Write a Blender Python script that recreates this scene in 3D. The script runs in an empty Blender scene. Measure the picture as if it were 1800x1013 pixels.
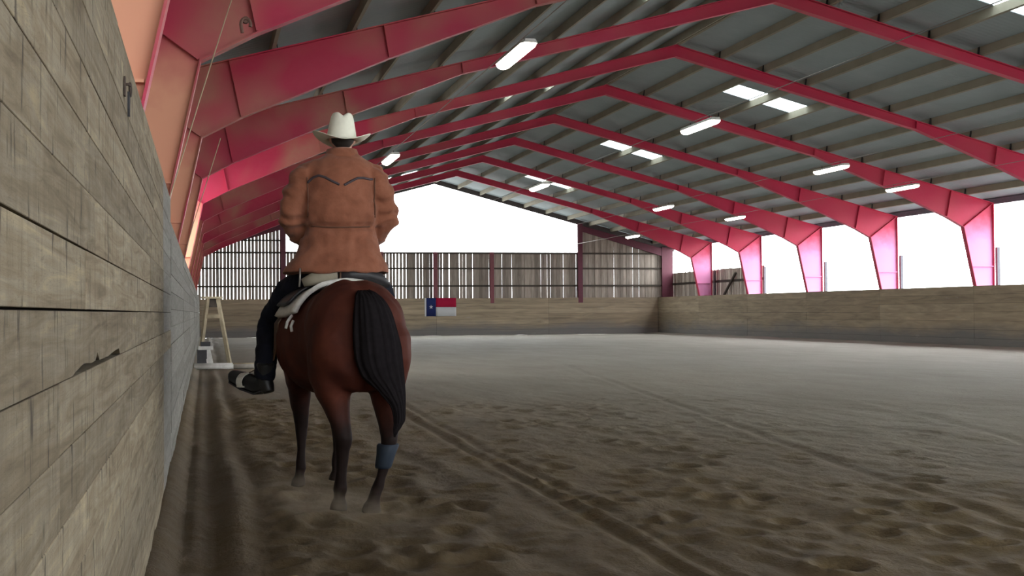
import bpy, bmesh, math, random
import numpy as np
from mathutils import Vector, Matrix, noise
from mathutils.bvhtree import BVHTree
random.seed(7); rng = np.random.default_rng(7)
SC = bpy.context.scene; COL = SC.collection
PI = math.pi

# ------------------------------------------------------------------ camera
CAM_H = 1.25
yaw, pit, rol = math.radians(12.652), math.radians(0.981), math.radians(0.394)
r0 = Vector((math.cos(yaw), -math.sin(yaw), 0))
fw = Vector((math.sin(yaw)*math.cos(pit), math.cos(yaw)*math.cos(pit), math.sin(pit)))
u0 = r0.cross(fw)
Rv = math.cos(rol)*r0 - math.sin(rol)*u0
Uv = math.sin(rol)*r0 + math.cos(rol)*u0
cam = bpy.data.cameras.new('camera'); cam.sensor_width = 36.0; cam.lens = 36.0*2405.331/1800.0
cam.clip_start = 0.05; cam.clip_end = 500
co = bpy.data.objects.new('camera', cam); COL.objects.link(co)
M = Matrix((Rv, Uv, -fw)).transposed().to_4x4(); M.translation = (0, 0, CAM_H)
co.matrix_world = M
SC.camera = co

# ------------------------------------------------------------------ sky and exposure
W = bpy.data.worlds.new('overcast_sky'); SC.world = W; W.use_nodes = True
bg = W.node_tree.nodes['Background']
bg.inputs['Color'].default_value = (0.95, 0.98, 1.0, 1); bg.inputs['Strength'].default_value = 9.0
SC.view_settings.view_transform = 'Standard'; SC.view_settings.look = 'None'
SC.view_settings.exposure = 0.0; SC.view_settings.gamma = 1.0; SC.view_settings.use_curve_mapping = False
SC.cycles.max_bounces = 8; SC.cycles.diffuse_bounces = 5; SC.cycles.transparent_max_bounces = 12
SC.cycles.volume_bounces = 1
SC.cycles.sample_clamp_indirect = 6.0

# ------------------------------------------------------------------ hall dimensions (metres)
S = 6.29625; Y0 = 27.136; YF = Y0 + 7*S; YB = -5.0
XC = 11.87; SLOPE = 0.2658; ZRT = 8.10
def FY(i): return Y0 + i*S
def zr(u): return ZRT - SLOPE*abs(u)              # top of the rafters
WALL_T = 1.9725; XR_WALL = 24.15; XL_WALL = -0.27

# ------------------------------------------------------------------ helpers
def link(o, parent=None):
    COL.objects.link(o)
    if parent is not None: o.parent = parent
    return o
def mesh_obj(name, verts, faces, mat=None, parent=None, smooth=False):
    me = bpy.data.meshes.new(name); me.from_pydata([tuple(v) for v in verts], [], faces); me.update()
    if mat is not None: me.materials.append(mat)
    if smooth: me.polygons.foreach_set('use_smooth', [True]*len(me.polygons))
    return link(bpy.data.objects.new(name, me), parent)
def tag(o, label=None, cat=None, group=None, kind=None):
    if label: o['label'] = label
    if cat: o['category'] = cat
    if group: o['group'] = group
    if kind: o['kind'] = kind
    return o
def empty(name, loc=(0, 0, 0), rz=0, parent=None):
    o = bpy.data.objects.new(name, None); o.location = loc; o.rotation_euler.z = rz; o.empty_display_size = .2
    return link(o, parent)
class MB:
    """collects shapes that become ONE mesh"""
    def __init__(s): s.v = []; s.f = []
    def add(s, v, f):
        n = len(s.v); s.v += [tuple(p) for p in v]; s.f += [tuple(i+n for i in q) for q in f]; return s
    def box(s, x0, x1, y0, y1, z0, z1):
        v = [(x0,y0,z0),(x1,y0,z0),(x1,y1,z0),(x0,y1,z0),(x0,y0,z1),(x1,y0,z1),(x1,y1,z1),(x0,y1,z1)]
        return s.add(v, [(0,3,2,1),(4,5,6,7),(0,1,5,4),(1,2,6,5),(2,3,7,6),(3,0,4,7)])
    def prism_y(s, poly, y0, y1):
        """poly in x,z extruded along y"""
        n = len(poly)
        v = [(p[0], y0, p[1]) for p in poly] + [(p[0], y1, p[1]) for p in poly]
        f = [tuple(range(n-1, -1, -1)), tuple(range(n, 2*n))]
        f += [(i, (i+1) % n, n+(i+1) % n, n+i) for i in range(n)]
        return s.add(v, f)
    def bar(s, a, b, w, h=None, up=(0, 0, 1)):
        h = w if h is None else h
        a, b = Vector(a), Vector(b); d = (b-a).normalized(); up = Vector(up)
        x = d.cross(up)
        if x.length < 1e-4: x = d.cross(Vector((1, 0, 0)))
        x.normalize(); z = x.cross(d)
        v = []
        for p in (a, b):
            for sx, sz in ((-1,-1),(1,-1),(1,1),(-1,1)): v.append(p + x*sx*w/2 + z*sz*h/2)
        return s.add(v, [(0,3,2,1),(4,5,6,7),(0,1,5,4),(1,2,6,5),(2,3,7,6),(3,0,4,7)])
    def tube(s, pts, rad, n=10, ry=None, cap=True):
        pts = [Vector(p) for p in pts]; m = len(pts)
        rad = [rad]*m if not hasattr(rad, '__len__') else rad
        rings = []; ref = None
        for i, p in enumerate(pts):
            t = (pts[min(i+1, m-1)] - pts[max(i-1, 0)]).normalized()
            if ref is None:
                ref = Vector((1, 0, 0)) if abs(t.x) < .8 else Vector((0, 1, 0))
            x = (ref - t*ref.dot(t)).normalized(); ref = x; y = t.cross(x)
            r = rad[i]; a, b = (r if hasattr(r, '__len__') else (r, r))
            rings.append([p + x*math.cos(k*2*PI/n)*a + y*math.sin(k*2*PI/n)*b for k in range(n)])
        return s.loft(rings, cap)
    def loft(s, rings, cap=True):
        n = len(rings[0]); v = [p for r in rings for p in r]; f = []
        for i in range(len(rings)-1):
            for k in range(n):
                f.append((i*n+k, i*n+(k+1) % n, (i+1)*n+(k+1) % n, (i+1)*n+k))
        if cap:
            f.append(tuple(range(n-1, -1, -1))); b = (len(rings)-1)*n; f.append(tuple(range(b, b+n)))
        return s.add(v, f)
    def ball(s, c, r, n=12, m=8):
        c = Vector(c); r = r if hasattr(r, '__len__') else (r, r, r); rings = []
        for i in range(m+1):
            a = -PI/2 + PI*i/m; a = max(min(a, PI/2-.08), -PI/2+.08)
            rings.append([c + Vector((r[0]*math.cos(a)*math.cos(k*2*PI/n), r[1]*math.cos(a)*math.sin(k*2*PI/n), r[2]*math.sin(a))) for k in range(n)])
        return s.loft(rings)
    def build(s, name, mat=None, parent=None, smooth=False):
        return mesh_obj(name, s.v, s.f, mat, parent, smooth)
def hring(c, rx, ry, n=24, e=2.0):
    """horizontal ring (x,y) at height c.z, superellipse"""
    out = []
    for k in range(n):
        a = 2*PI*k/n; ca, sa = math.cos(a), math.sin(a)
        out.append(Vector((c[0]+rx*math.copysign(abs(ca)**(2/e), ca), c[1]+ry*math.copysign(abs(sa)**(2/e), sa), c[2])))
    return out
def blend(mb, voxel, iters=6, factor=.5, name='tmp'):
    """one continuous skin over overlapping closed shapes"""
    o = mb.build(name)
    md = o.modifiers.new('r', 'REMESH'); md.mode = 'VOXEL'; md.voxel_size = voxel; md.adaptivity = 0
    sm = o.modifiers.new('s', 'SMOOTH'); sm.factor = factor; sm.iterations = iters
    dg = bpy.context.evaluated_depsgraph_get(); dg.update()
    me = bpy.data.meshes.new_from_object(o.evaluated_get(dg))
    old = o.data; bpy.data.objects.remove(o); bpy.data.meshes.remove(old)
    me.polygons.foreach_set('use_smooth', [True]*len(me.polygons))
    return me

# ------------------------------------------------------------------ materials
class NT:
    def __init__(s, name):
        s.m = bpy.data.materials.new(name); s.m.use_nodes = True; s.t = s.m.node_tree
        s.b = s.t.nodes['Principled BSDF']; s.b.inputs['Roughness'].default_value = .7
    def n(s, typ, **kw):
        nd = s.t.nodes.new(typ)
        for k, v in kw.items():
            if k in nd.inputs: nd.inputs[k].default_value = v
            else: setattr(nd, k, v)
        return nd
    def l(s, a, b): s.t.links.new(a, b)
    def pos(s, kind='Position'):
        if kind == 'Position': return s.n('ShaderNodeNewGeometry').outputs['Position']
        return s.n('ShaderNodeTexCoord').outputs[kind]
    def map(s, vec, scale=(1, 1, 1), loc=(0, 0, 0)):
        m = s.n('ShaderNodeMapping'); m.inputs['Scale'].default_value = scale; m.inputs['Location'].default_value = loc
        s.l(vec, m.inputs['Vector']); return m.outputs['Vector']
    def noise(s, vec, scale=5, detail=4, rough=.55, dist=0):
        nd = s.n('ShaderNodeTexNoise'); nd.inputs['Scale'].default_value = scale; nd.inputs['Detail'].default_value = detail
        nd.inputs['Roughness'].default_value = rough; nd.inputs['Distortion'].default_value = dist
        s.l(vec, nd.inputs['Vector']); return nd.outputs['Fac']
    def ramp(s, fac, stops):
        r = s.n('ShaderNodeValToRGB'); e = r.color_ramp.elements
        while len(e) > 1: e.remove(e[-1])
        e[0].position = stops[0][0]; e[0].color = (*stops[0][1], 1)
        for p, c in stops[1:]:
            q = e.new(p); q.color = (*c, 1)
        s.l(fac, r.inputs['Fac']); return r.outputs['Color']
    def mix(s, fac, a, b, mode='MIX'):
        m = s.n('ShaderNodeMix', data_type='RGBA', blend_type=mode)
        for sock, v in ((m.inputs[0], fac), (m.inputs[6], a), (m.inputs[7], b)):
            if hasattr(v, 'links') or hasattr(v, 'is_linked'): s.l(v, sock)
            elif isinstance(v, (int, float)): sock.default_value = v
            else: sock.default_value = (*v, 1)
        return m.outputs[2]
    def math(s, op, a, b=None):
        m = s.n('ShaderNodeMath', operation=op)
        for i, v in enumerate((a, b)):
            if v is None: continue
            if hasattr(v, 'is_linked'): s.l(v, m.inputs[i])
            else: m.inputs[i].default_value = v
        return m.outputs[0]
    def bump(s, h, strength=.3, dist=.01):
        b = s.n('ShaderNodeBump'); b.inputs['Strength'].default_value = strength; b.inputs['Distance'].default_value = dist
        s.l(h, b.inputs['Height']); s.l(b.outputs['Normal'], s.b.inputs['Normal'])
    def out(s, col=None, rough=None, spec=None):
        if col is not None:
            if hasattr(col, 'is_linked'): s.l(col, s.b.inputs['Base Color'])
            else: s.b.inputs['Base Color'].default_value = (*col, 1)
        if rough is not None: s.b.inputs['Roughness'].default_value = rough
        if spec is not None: s.b.inputs['Specular IOR Level'].default_value = spec
        return s.m
BW = lambda v: (v, v, v)
def simple(name, col, rough=.7, spec=.4, var=.15, scale=12, bump=0, metal=0):
    t = NT(name); p = t.pos('Object')
    f = t.noise(p, scale, 4)
    c = t.ramp(f, [(.25, tuple(max(0, x*(1-var)) for x in col)), (.75, tuple(min(1, x*(1+var)) for x in col))])
    if bump: t.bump(t.noise(p, scale*6, 5), bump, .004)
    t.b.inputs['Metallic'].default_value = metal
    return t.out(c, rough, spec)

def mat_red():
    t = NT('red_frame_paint'); p = t.pos()
    a = t.noise(t.map(p, (.5, .13, .5)), 1.7, 1.5, .5, .2)
    sx = t.n('ShaderNodeSeparateXYZ'); t.l(p, sx.inputs[0])
    brownish = t.math('MULTIPLY', t.ramp(a, [(.42, BW(0)), (.66, BW(1))]), t.ramp(t.math('MULTIPLY', sx.outputs[0], .05), [(.18, BW(1)), (.45, BW(.12))]))  # brownish patches, mostly on the left half
    c = t.mix(brownish, (.56, .028, .085), (.50, .19, .14))
    d = t.noise(p, 9, 5)
    c = t.mix(t.ramp(d, [(.3, BW(0)), (.7, BW(.25))]), c, (.56, .06, .12))
    return t.out(c, .5, .35)
def mat_column(name, base):
    t = NT(name); p = t.pos()
    z = t.n('ShaderNodeSeparateXYZ'); t.l(p, z.inputs[0])
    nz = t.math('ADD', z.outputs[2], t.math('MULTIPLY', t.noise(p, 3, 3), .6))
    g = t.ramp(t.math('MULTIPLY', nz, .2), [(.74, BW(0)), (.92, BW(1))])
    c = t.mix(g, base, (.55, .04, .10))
    spots = t.ramp(t.noise(p, 16, 5, .7), [(.70, BW(0)), (.76, BW(1))])
    c = t.mix(spots, c, (.16, .05, .04))
    return t.out(c, .55, .35)
def mat_plank(name, cols, marks=True):
    t = NT(name); p = t.pos()
    oi = t.n('ShaderNodeObjectInfo').outputs['Random']
    off = t.n('ShaderNodeCombineXYZ'); t.l(t.math('MULTIPLY', oi, 37.0), off.inputs[1]); t.l(t.math('MULTIPLY', oi, 11.0), off.inputs[2])
    va = t.n('ShaderNodeVectorMath', operation='ADD'); t.l(p, va.inputs[0]); t.l(off.outputs[0], va.inputs[1]); q = va.outputs[0]
    g1 = t.noise(t.map(q, (3, .55, 9)), 2.0, 5, .6, 1.2)          # soft weathering patches
    saw = t.noise(t.map(q, (3, 9, 1.3)), 2.0, 5, .65)              # upright saw marks
    grain = t.noise(t.map(q, (3, .9, 34)), 2.4, 6, .65, 1.6)       # long grain
    c = t.ramp(g1, [(.30, cols[0]), (.46, cols[1]), (.56, cols[2]), (.70, cols[3])])
    c = t.mix(t.ramp(saw, [(.35, BW(0)), (.75, BW(.55))]), c, cols[0])
    c = t.mix(t.ramp(grain, [(.30, BW(.22)), (.52, BW(0))]), c, tuple(x*.55 for x in cols[0]))
    tone = t.ramp(oi, [(0, BW(.82)), (.5, BW(1.0)), (1, BW(1.16))])
    c = t.mix(1.0, c, tone, 'MULTIPLY')
    if marks:
        mk = t.noise(t.map(q, (3, 8, 2.0)), 2.6, 4, .6)
        c = t.mix(t.ramp(mk, [(.585, BW(0)), (.66, BW(.75))]), c, (.035, .028, .022))
        wv = t.noise(t.map(q, (2, 1.6, 8)), 2.0, 2, .5, 2.5)
        fr = t.math('FRACT', t.math('MULTIPLY', wv, 14.0))
        c = t.mix(t.ramp(fr, [(.0, BW(.35)), (.10, BW(0)), (.93, BW(0)), (1.0, BW(.35))]), c, tuple(x*.5 for x in cols[0]))
    t.bump(saw, .4, .005)
    return t.out(c, .85, .2)
def mat_kick():
    t = NT('kickboard_wood'); p = t.pos()
    oi = t.n('ShaderNodeObjectInfo').outputs['Random']
    f = t.noise(t.map(p, (.5, .5, 5)), 1.3, 5, .6, .8)
    c = t.ramp(f, [(.28, (.25, .205, .15)), (.5, (.36, .295, .21)), (.72, (.46, .37, .255))])
    c = t.mix(1.0, c, t.ramp(oi, [(0, BW(.85)), (1, BW(1.12))]), 'MULTIPLY')
    z = t.n('ShaderNodeSeparateXYZ'); t.l(p, z.inputs[0])
    zz = t.math('ADD', z.outputs[2], t.math('MULTIPLY', t.noise(t.map(p, (.35, .35, 1)), 1.0, 4), 1.1))
    st = t.ramp(t.math('MULTIPLY', zz, .5), [(.42, BW(.85)), (.64, BW(0))])   # splashed, greyed foot of the wall
    c = t.mix(st, c, (.20, .198, .202))
    pale = t.noise(t.map(p, (.9, .9, 6)), 1.6, 4)
    c = t.mix(t.ramp(pale, [(.66, BW(0)), (.72, BW(.3))]), c, (.40, .38, .35))
    t.bump(f, .3, .01)
    return t.out(c, .85, .25)
def mat_clad():
    t = NT('grey_cladding_wood'); p = t.pos()
    oi = t.n('ShaderNodeObjectInfo').outputs['Random']
    f = t.noise(t.map(p, (6, 6, .7)), 1.6, 5, .6, .5)
    c = t.ramp(f, [(.28, (.26, .225, .19)), (.5, (.36, .315, .27)), (.72, (.45, .40, .345))])
    c = t.mix(1.0, c, t.ramp(oi, [(0, BW(.75)), (1, BW(1.25))]), 'MULTIPLY')
    return t.out(c, .9, .2)
def mat_sand():
    t = NT('arena_sand'); p = t.pos()
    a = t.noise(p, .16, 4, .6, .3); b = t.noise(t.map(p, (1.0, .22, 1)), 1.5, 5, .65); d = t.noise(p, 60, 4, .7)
    q = t.math('ADD', t.math('MULTIPLY', a, .45), t.math('MULTIPLY', b, .55))
    c = t.ramp(q, [(.30, (.102, .068, .028)), (.5, (.156, .108, .046)), (.68, (.212, .152, .070))])       # near sand, dimmer light painted in as a darker tone
    far_lit = t.ramp(q, [(.30, (.35, .325, .27)), (.5, (.42, .395, .335)), (.68, (.48, .455, .40))])        # far sand, daylight on it painted in as a paler tone
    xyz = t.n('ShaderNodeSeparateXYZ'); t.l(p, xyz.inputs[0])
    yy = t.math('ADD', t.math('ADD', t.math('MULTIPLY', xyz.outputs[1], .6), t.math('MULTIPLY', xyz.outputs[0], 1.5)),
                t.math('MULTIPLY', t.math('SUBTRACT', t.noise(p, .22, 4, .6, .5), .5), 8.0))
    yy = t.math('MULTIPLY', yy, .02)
    c = t.mix(t.ramp(yy, [(.09, BW(1)), (.22, BW(0))]), c, t.mix(1.0, c, (.52, .50, .50), 'MULTIPLY'))   # shade along the planks painted into the sand
    c = t.mix(t.ramp(yy, [(.20, BW(0)), (.40, BW(.45)), (.74, BW(1))]), c, far_lit)
    c = t.mix(t.ramp(d, [(.3, BW(.35)), (.6, BW(0))]), c, (.07, .05, .032))
    h = t.math('ADD', t.math('MULTIPLY', t.noise(p, 26, 5, .7), .6), t.math('MULTIPLY', t.noise(t.map(p, (1, .3, 1)), 6, 5, .6), 1.0))
    t.bump(h, .6, .03)
    return t.out(c, .78, .45)
def mat_roof():
    t = NT('fibre_cement_sheet'); p = t.pos()
    f = t.noise(p, .8, 5, .6)
    c = t.ramp(f, [(.3, (.31, .37, .40)), (.7, (.36, .425, .455))])
    w = t.n('ShaderNodeTexWave', wave_type='BANDS', bands_direction='Y'); w.inputs['Scale'].default_value = 1.75
    t.l(p, w.inputs['Vector'])
    t.bump(w.outputs['Fac'], .15, .03)
    return t.out(c, .75, .3)
def mat_emit(name, col, strength):
    t = NT(name); t.out((.9, .9, .88), .4)
    t.b.inputs['Emission Color'].default_value = (*col, 1); t.b.inputs['Emission Strength'].default_value = strength
    return t.m
def mat_skylight():
    t = NT('translucent_sheet'); tr = t.n('ShaderNodeBsdfTranslucent'); tr.inputs['Color'].default_value = (.85, .9, .9, 1)
    mx = t.n('ShaderNodeMixShader'); mx.inputs[0].default_value = .8
    t.out((.7, .75, .75), .5)
    t.l(t.b.outputs[0], mx.inputs[1]); t.l(tr.outputs[0], mx.inputs[2])
    t.l(mx.outputs[0], t.t.nodes['Material Output'].inputs['Surface']); return t.m

RED = mat_red()
COL_L = mat_column('column_paint_warm_lit', (.86, .40, .25))  # left webs: warm front light painted into the colour
COL_R = mat_column('column_paint_sky_lit', (.78, .30, .55))  # right webs: same paint with bluish sky glare in the colour
DARKRED = simple('dark_red_end_frame_paint', (.12, .025, .045), .5)
POSTRED = simple('faded_red_post_paint', (.22, .07, .085), .6)
PLANK = mat_plank('rough_sawn_plank', [(.160, .124, .082), (.268, .218, .146), (.305, .262, .192), (.42, .342, .216)])
PLANKG = mat_plank('grey_plank', [(.20, .19, .17), (.255, .243, .218), (.29, .278, .25), (.33, .31, .275)], False)
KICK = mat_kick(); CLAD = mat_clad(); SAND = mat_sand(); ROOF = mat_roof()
PURLIN = simple('purlin_timber', (.31, .285, .225), .8, .2, .12, 1.5)
GIRT = simple('dark_girt_timber', (.07, .06, .05), .85, .2)
STEEL = simple('dark_steel', (.035, .035, .038), .5, .4, .2, 20, 0, .6)
GALV = simple('galvanised_wire', (.32, .30, .27), .45, .5, .1, 20, 0, .5)
ROPE = simple('tan_cord', (.50, .40, .26), .8)
GREYPOST = simple('grey_post_paint', (.16, .16, .19), .7)
SKY_SHEET = mat_skylight()
LAMP_ON = mat_emit('lit_diffuser', (1.0, .88, .74), 14.0)
LAMP_BODY = simple('lamp_housing', (.55, .55, .52), .5)
WHITEPAINT = simple('white_paint', (.70, .70, .67), .6)
PALEWOOD = simple('pale_wood', (.42, .36, .25), .8, .2, .25, 6)

# ================================================================== SETTING
def unit_box(name, mat):
    me = bpy.data.meshes.new(name); b = bmesh.new(); bmesh.ops.create_cube(b, size=1.0); b.to_mesh(me); b.free()
    me.materials.append(mat); return me
def place(me, name, parent, c, sz, rot=(0, 0, 0)):
    o = bpy.data.objects.new(name, me); o.location = c; o.scale = sz; o.rotation_euler = rot
    return link(o, parent)

# ---- ground outside
g = mesh_obj('ground', [(-120, -120, -.2), (150, -120, -.2), (150, 200, -.2), (-120, 200, -.2)], [(0, 1, 2, 3)],
             simple('outdoor_gravel', (.34, .33, .31), .9, .2)); tag(g, kind='structure')

# ---- sand floor with tracks, hoof prints and a bank at the wall
def axis(a, b, f0, f1, fine, grow, cap):
    xs = [f0]; 
    while xs[-1] < f1: xs.append(xs[-1]+fine)
    st = fine
    while xs[-1] < b: st = min(st*grow, cap); xs.append(xs[-1]+st)
    st = fine; lo = [f0]
    while lo[-1] > a: st = min(st*grow, cap); lo.append(lo[-1]-st)
    return np.array(lo[:0:-1]+xs)
gx = axis(-.34, 24.2, -.3, 7.0, .045, 1.05, .5); gy = axis(YB, YF+.1, 4.6, 19.0, .045, 1.04, .8)
GX, GY = np.meshgrid(gx, gy)
def vnoise(x, y, seed):
    """smooth value noise"""
    r = np.random.default_rng(seed); T = r.random((256, 256)); xi = np.floor(x).astype(int); yi = np.floor(y).astype(int)
    fx = x-xi; fy = y-yi; fx = fx*fx*(3-2*fx); fy = fy*fy*(3-2*fy)
    a = T[yi % 256, xi % 256]; b = T[yi % 256, (xi+1) % 256]; c = T[(yi+1) % 256, xi % 256]; d = T[(yi+1) % 256, (xi+1) % 256]
    return (a*(1-fx)+b*fx)*(1-fy) + (c*(1-fx)+d*fx)*fy - .5
fade = np.clip((30-GY)/14, .25, 1)
H = .03*vnoise(GX*1.1, GY*.8, 1) + (.016*vnoise(GX*3.3, GY*1.3, 2) + .012*vnoise(GX*7.5, GY*3.2, 3))*fade
H += .012*vnoise(GX*16, GY*11, 4)*np.clip((22-GY)/8, 0, 1)
H += .010*vnoise(GX*12+GY*1.2, GY*.5, 5)*fade                                     # drag-mat lines
def groove(x, w, d):                                                               # wheel / harrow lines
    global H
    q = (GX-x)/w; H -= d*np.exp(-q*q) - .5*d*(np.exp(-(q-1.9)**2)+np.exp(-(q+1.9)**2))
c1 = 2.18+.024*(GY-6)+.05*np.sin(GY*.3)
groove(c1, .05, .020); groove(c1+.17, .045, .015); groove(c1-.62, .12, .012)
groove(5.3+(GY-12)*.15, .06, .012); groove(7.6+(GY-12)*.22, .08, .010)
groove(.03+0*GY, .10, .04); groove(.30+.04*np.sin(GY*.8), .09, .025); groove(-.13+0*GY, .05, .03)
for k in range(420):                                                               # hoof prints
    band = random.random()
    if band < .45: px, py = random.uniform(.35, 1.6), random.uniform(4.8, 20)
    elif band < .8: px, py = 3.0+random.gauss(0, .7)+random.random()*1.2, random.uniform(5.4, 19)
    else: px, py = random.uniform(1.5, 7), random.uniform(5, 20)
    rx, ry = random.uniform(.055, .10), random.uniform(.07, .15); dd = random.uniform(.008, .028)
    i0, i1 = np.searchsorted(gy, py-.5), np.searchsorted(gy, py+.5); j0, j1 = np.searchsorted(gx, px-.4), np.searchsorted(gx, px+.4)
    q = ((GX[i0:i1, j0:j1]-px)/rx)**2 + ((GY[i0:i1, j0:j1]-py)/ry)**2
    H[i0:i1, j0:j1] += -dd*np.exp(-q) + .55*dd*np.exp(-(np.sqrt(q)-1.75)**2*3)
H += .06*np.exp(-((GX+.30)/.09)**2) + .03*vnoise(GX*4, GY*3, 8)*np.exp(-((GX+.25)/.2)**2)
H += .07*np.exp(-((GX-24.15)/.5)**2)
nx, ny = len(gx), len(gy)
V = np.stack([GX, GY, H], -1).reshape(-1, 3)
idx = np.arange(nx*ny).reshape(ny, nx)
Fq = np.stack([idx[:-1, :-1], idx[:-1, 1:], idx[1:, 1:], idx[1:, :-1]], -1).reshape(-1, 4)
me = bpy.data.meshes.new('floor'); me.vertices.add(len(V)); me.vertices.foreach_set('co', V.ravel())
me.loops.add(Fq.size); me.loops.foreach_set('vertex_index', Fq.ravel().astype(np.int32))
me.polygons.add(len(Fq)); me.polygons.foreach_set('loop_start', np.arange(0, Fq.size, 4, dtype=np.int32))
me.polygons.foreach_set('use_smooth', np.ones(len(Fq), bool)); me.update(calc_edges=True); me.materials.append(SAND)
floor = link(bpy.data.objects.new('floor', me)); tag(floor, kind='structure')
def ground_z(x, y):
    return float(H[min(np.searchsorted(gy, y), ny-1), min(np.searchsorted(gx, x), nx-1)])

# ---- left wall: rough-sawn planks close to the camera, grey boards beyond
wl = tag(empty('wall_left', (XL_WALL, 0, 0)), kind='structure')
def plank_left(y0, y1, z0, z1, mat, proud=0., poly=None):
    b = MB(); t = .04; g_ = .0012
    if poly is None:
        c = .0012; x0, x1 = -t, proud
        v = []; y0 += g_; y1 -= g_
        for x, k in ((x0, 0), (x1-c, 0), (x1, c)):
            v += [(x, y0+k, z0+k), (x, y1-k, z0+k), (x, y1-k, z1-k), (x, y0+k, z1-k)]
        f = [(0, 3, 2, 1), (8, 9, 10, 11)]
        for r in (0, 4):
            for k in range(4): f.append((r+k, r+(k+1) % 4, r+4+(k+1) % 4, r+4+k))
        b.add(v, f)
    else:
        n = len(poly); v = [(-t, p[0], p[1]) for p in poly]+[(proud, p[0], p[1]) for p in poly]
        b.add(v, [tuple(range(n-1, -1, -1)), tuple(range(n, 2*n))]+[(i, (i+1) % n, n+(i+1) % n, n+i) for i in range(n)])
    return b.build('plank', mat, wl)
gapz = {1.40: .0042, 1.26: .0034, 1.12: .003, 1.68: .004, 1.82: .0025, 1.96: .0034, .98: .0016, .70: .002}
for k in range(16):
    z0 = .14*k; z1 = z0+.14 if k < 15 else 2.18
    ga = gapz.get(round(z0, 2), .0006); gb = gapz.get(round(z1, 2), .0006)
    r = random.Random(k)
    cuts = {8: [-12, 5.9, 9.4, 11.4], 7: [-12, 2.72, 7.9, 11.4], 6: [-12, 2.72, 9.4, 11.4]}.get(k, [-12, r.uniform(2.2, 4.6), r.uniform(6.4, 8.2), 9.4, 11.4])
    for a, b_ in zip(cuts[:-1], cuts[1:]):
        m = PLANKG if a >= 9.3 else PLANK
        pr = r.uniform(0, .0022)
        if k == 8 and a == -12:                    # lower edge split away in a long splinter
            poly = [(-12, z0+ga), (2.95, z0+ga), (3.0, z0+.008), (3.22, z0+.020), (3.42, z0+.013), (3.55, z0+.015), (3.62, z0+.034), (3.68, z0+.012),
                    (4.0, z0+.012), (4.3, z0+.020), (4.5, z0+.022), (4.55, z0+ga), (5.899, z0+ga), (5.899, z1-gb), (-12, z1-gb)]
            plank_left(0, 0, 0, 0, m, .004, poly)
        else:
            plank_left(a, b_, z0+ga/2, z1-gb/2, m, pr)
bk = MB().box(-.09, -.045, -12, 11.4, 0, 2.17).build('backing', GIRT, wl)  # dark board added behind the planks so the gaps look dark
UB_G = unit_box('grey_board', PLANKG)
ys = [11.42, 17.9, 25.9, 36, 47, 59, YF]
for a, b_ in zip(ys[:-1], ys[1:]):
    for k in range(14):
        place(UB_G, 'plank', wl, (-.018+random.uniform(-.003, .003), (a+b_)/2, (k+.5)*2.0/14), (.04, b_-a-.012, 2.0/14-.004))
MB().box(-.09, -.045, 11.42, YF, 0, 1.99).build('backing', GIRT, wl)  # same added dark board behind the farther planks

# ---- right wall: kickboards, posts and low cladding in the far bays
wr = tag(empty('wall_right', (XR_WALL, 0, 0)), kind='structure')
UB_K = unit_box('kickboard', KICK); UB_C = unit_box('cladding_board', CLAD)
NC = 7; hc = WALL_T/NC
edges = [YB]+[FY(i) for i in range(-5, 8)]
for a, b_ in zip(edges[:-1], edges[1:]):
    for k in range(NC):
        place(UB_K, 'kickboard', wr, (.03+random.uniform(-.005, .005), (a+b_)/2, (k+.5)*hc), (.05, b_-a-.012, hc-.007))
MB().box(.055, .10, YB, YF+.3, 0, WALL_T-.01).build('backing', GIRT, wr)
for i in range(-2, 7):
    MB().box(.83, .93, FY(i)-.06, FY(i)+.06, -.2, 3.22).build('post', GREYPOST, wr)
lo = MB(); y = FY(5)+.1
while y < YF:
    w = random.uniform(.15, .17); lo.box(.90+random.uniform(-.008, .008), .925, y, y+w, -.2, 3.28+random.uniform(-.02, .02)); y += .178
tag(lo.build('cladding_boards', CLAD, wr), kind='stuff')
MB().box(.84, .90, FY(5), YF, 2.62, 2.74).build('girt', GIRT, wr)
MB().bar((.80, 63.6, 1.9), (.80, 61.9, 3.05), .09).build('brace', GIRT, wr)
MB().box(.78, .90, YB, YF, 4.62, 4.80).build('eave_beam', GREYPOST, wr)

# ---- far wall: kickboards, then upright cladding with daylight between the boards
wf = tag(empty('wall_far', (0, YF, 0)), kind='structure')
fx = [-.27, 5.8, 11.9, 18.0, XR_WALL]
for a, b_ in zip(fx[:-1], fx[1:]):
    for k in range(NC):
        place(UB_K, 'kickboard', wf, ((a+b_)/2, .03+random.uniform(-.005, .005), (k+.5)*hc), (b_-a-.012, .05, hc-.007))
MB().box(-.27, XR_WALL+.06, .055, .10, 0, WALL_T-.01).build('backing', GIRT, wf)
x = -1.05; r = random.Random(3)
while x < 24.9:
    if x < 9.2: gp = r.choice((.014, .020, .028, .036, .016))
    elif x < 14: gp = r.choice((-.006, .004, .03, -.006, .040, .010, -.006))
    elif x < 20: gp = r.choice((-.006, -.006, -.006, .014, -.006, -.006, .004))
    else: gp = r.choice((-.006, -.006, -.006, .0025))
    wdt = .178-gp; u = abs(x+.09-XC)
    top = 4.42 if 3.94 < x+.05 < 19.72 else zr(u)+.12
    place(UB_C, 'cladding_board', wf, (x+wdt/2, .26+(.012 if int(x/.178) % 2 else -.012), (1.7+top)/2), (wdt, .022, top-1.7), (0, r.gauss(0, .0012), 0))
    x += .178
for z in (2.62, 3.55, 4.36):
    MB().box(-1.05, 24.9, .15, .24, z-.045, z+.045).build('girt', GIRT, wf)
MB().box(-1.05, 3.9, .15, .24, 4.95, 5.03).build('girt', GIRT, wf)
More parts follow.
